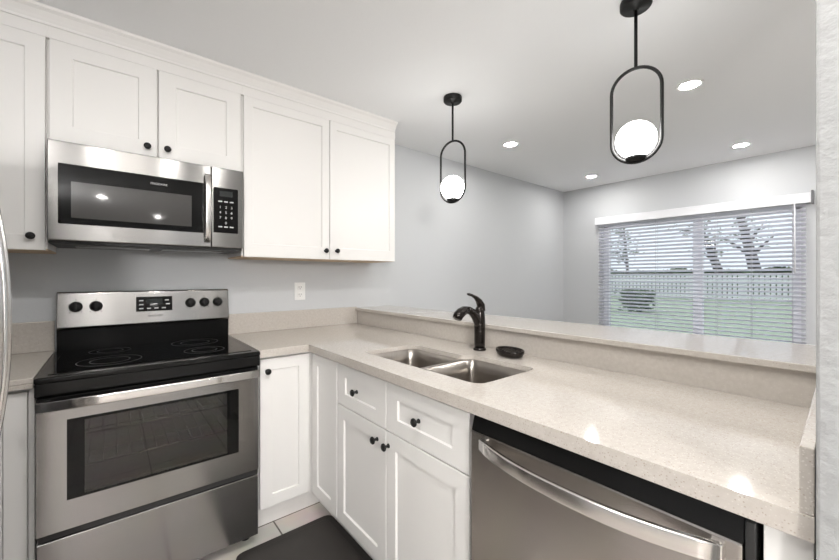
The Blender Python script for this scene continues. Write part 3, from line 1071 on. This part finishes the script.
link('end_bracket', bx(bmesh.new(), WX - 0.082, WX - 0.001, -2.246, -2.232, 1.892, 2.002, 0.002), plain('grey_bracket', (0.16, 0.16, 0.17), 0.5), t)

# ================================================================== OUTDOORS
GZ = -0.10
o = link('ground_lawn', box(WX + 0.14, 90, -60, 60, GZ - 0.2, GZ), M['grass'])
o['kind'] = 'structure'
tag(o, 'wide green lawn outside the window', 'lawn')
o = link('ground_yard', box(-30, 20, -40, YB - 0.14, GZ - 0.2, GZ), plain('patio_concrete', (0.45, 0.44, 0.42), 0.9))
o['kind'] = 'structure'
tag(o, 'pale patio outside the far glass door', 'patio')
FX = 27.0
t = thing('picket_fence', (FX, 4, GZ), 'long white picket fence across the far side of the lawn', 'fence')
q = bmesh.new()
for k in range(120):
    y = -8 + k * 0.22
    bx(q, FX - 0.01, FX + 0.01, y, y + 0.165, GZ + 0.06, 1.36)
link('pickets', q, M['fence'], t)
for z in (0.15, 1.0):
    link('rail', box(FX + 0.011, FX + 0.06, -8, 18.3, z, z + 0.10), M['fence'], t)
for k in range(12):
    y = -8 + k * 2.4
    link('post', box(FX + 0.06, FX + 0.16, y, y + 0.10, GZ, 1.36), M['fence'], t)


def tree(label, x, y, lean, h, r, n, spread, seed):
    rnd = random.Random(seed)
    t = thing('tree', (x, y, GZ), label, 'tree', 'trees beyond the lawn')
    q = bmesh.new()
    pts = [Vector((x, y + lean * (f ** 1.3) * h, GZ + f * h)) for f in [k / 8 for k in range(9)]]
    sweep(q, pts, circ(r, 10), up=(1, 0, 0), scales=[1.25, 1.05, 0.95, 0.85, 0.75, 0.65, 0.55, 0.45, 0.3])
    tips = []
    for k in range(9):
        b0 = pts[3 + k % 6]
        a = rnd.uniform(0, 2 * pi)
        dirv = Vector((cos(a) * 0.5, sin(a), rnd.uniform(0.3, 1.0)))
        L = rnd.uniform(0.5, 1.0) * spread
        p1 = b0 + dirv * L * 0.5 + Vector((0, 0, 0.1))
        p2 = b0 + dirv * L
        sweep(q, [b0, p1, p2], circ(r * 0.35, 7), scales=[1, 0.7, 0.3])
        tips += [p1, p2]
    link('trunk', q, M['bark'], t)
    q = bmesh.new()
    for k in range(n):
        c = rnd.choice(tips) + Vector((rnd.gauss(0, .3), rnd.gauss(0, .3), rnd.gauss(0, .3)))
        s = rnd.uniform(0.07, 0.16)
        rot = Matrix.Rotation(rnd.uniform(0, 6.28), 3, 'Z') @ Matrix.Rotation(rnd.uniform(0, 6.28), 3, 'X')
        vs = [q.verts.new(c + rot @ Vector(p) * s) for p in ((-1, 0, 0), (0, -0.5, 0.1), (1, 0, 0), (0, 0.5, 0.1))]
        q.faces.new(vs)
    link('foliage', q, M['leaf'], t)


# dark leaning trunks seen through the slats
tree('dark leaning tree beyond the lawn, left of the rightmost trunk', 30.0, 2.89, 0.33, 6.5, 0.26, 420, 1.7, 3)
tree('dark tree trunk beyond the lawn at the right of the window', 37.0, 2.28, 0.20, 7.5, 0.40, 380, 2.0, 5)
tree('slimmer tree beyond the lawn at the left of the window', 30.0, 8.5, 0.08, 6.0, 0.12, 520, 1.6, 8)


def shrub(name, label, cat, x, y0, y1, h, n, seed, kind=None, depth=0.8, leaf=0.16):
    rnd = random.Random(seed)
    q = bmesh.new()
    for k in range(n):
        f = rnd.random()
        yy = y0 + (y1 - y0) * f
        top = h * (0.92 + 0.08 * math.sin(yy * 1.7) * math.sin(yy * 0.6 + 1)) * rnd.random() ** 0.6
        c = Vector((x + rnd.gauss(0, depth * 0.4), yy, GZ + top))
        s = rnd.uniform(0.6, 1.3) * leaf
        rot = Matrix.Rotation(rnd.uniform(0, 6.28), 3, 'Z') @ Matrix.Rotation(rnd.uniform(0, 6.28), 3, 'X')
        vs = [q.verts.new(c + rot @ Vector(p) * s) for p in ((-1, 0, 0), (0, -0.7, 0.15), (1, 0, 0), (0, 0.7, 0.15))]
        q.faces.new(vs)
    tag(link(name, q, M['leaf'], origin=(x, (y0 + y1) / 2, GZ)), label, cat, kind=kind)


shrub('hedge', 'long dark hedge along the horizon behind the white fence', 'hedge', 34.0, -4, 16, 1.95, 9000, 11, leaf=0.26)
shrub('shrub', 'low green shrub on the lawn at the left side of the window', 'shrub', 16.0, 2.55, 3.5, 0.95, 700, 12, leaf=0.09)
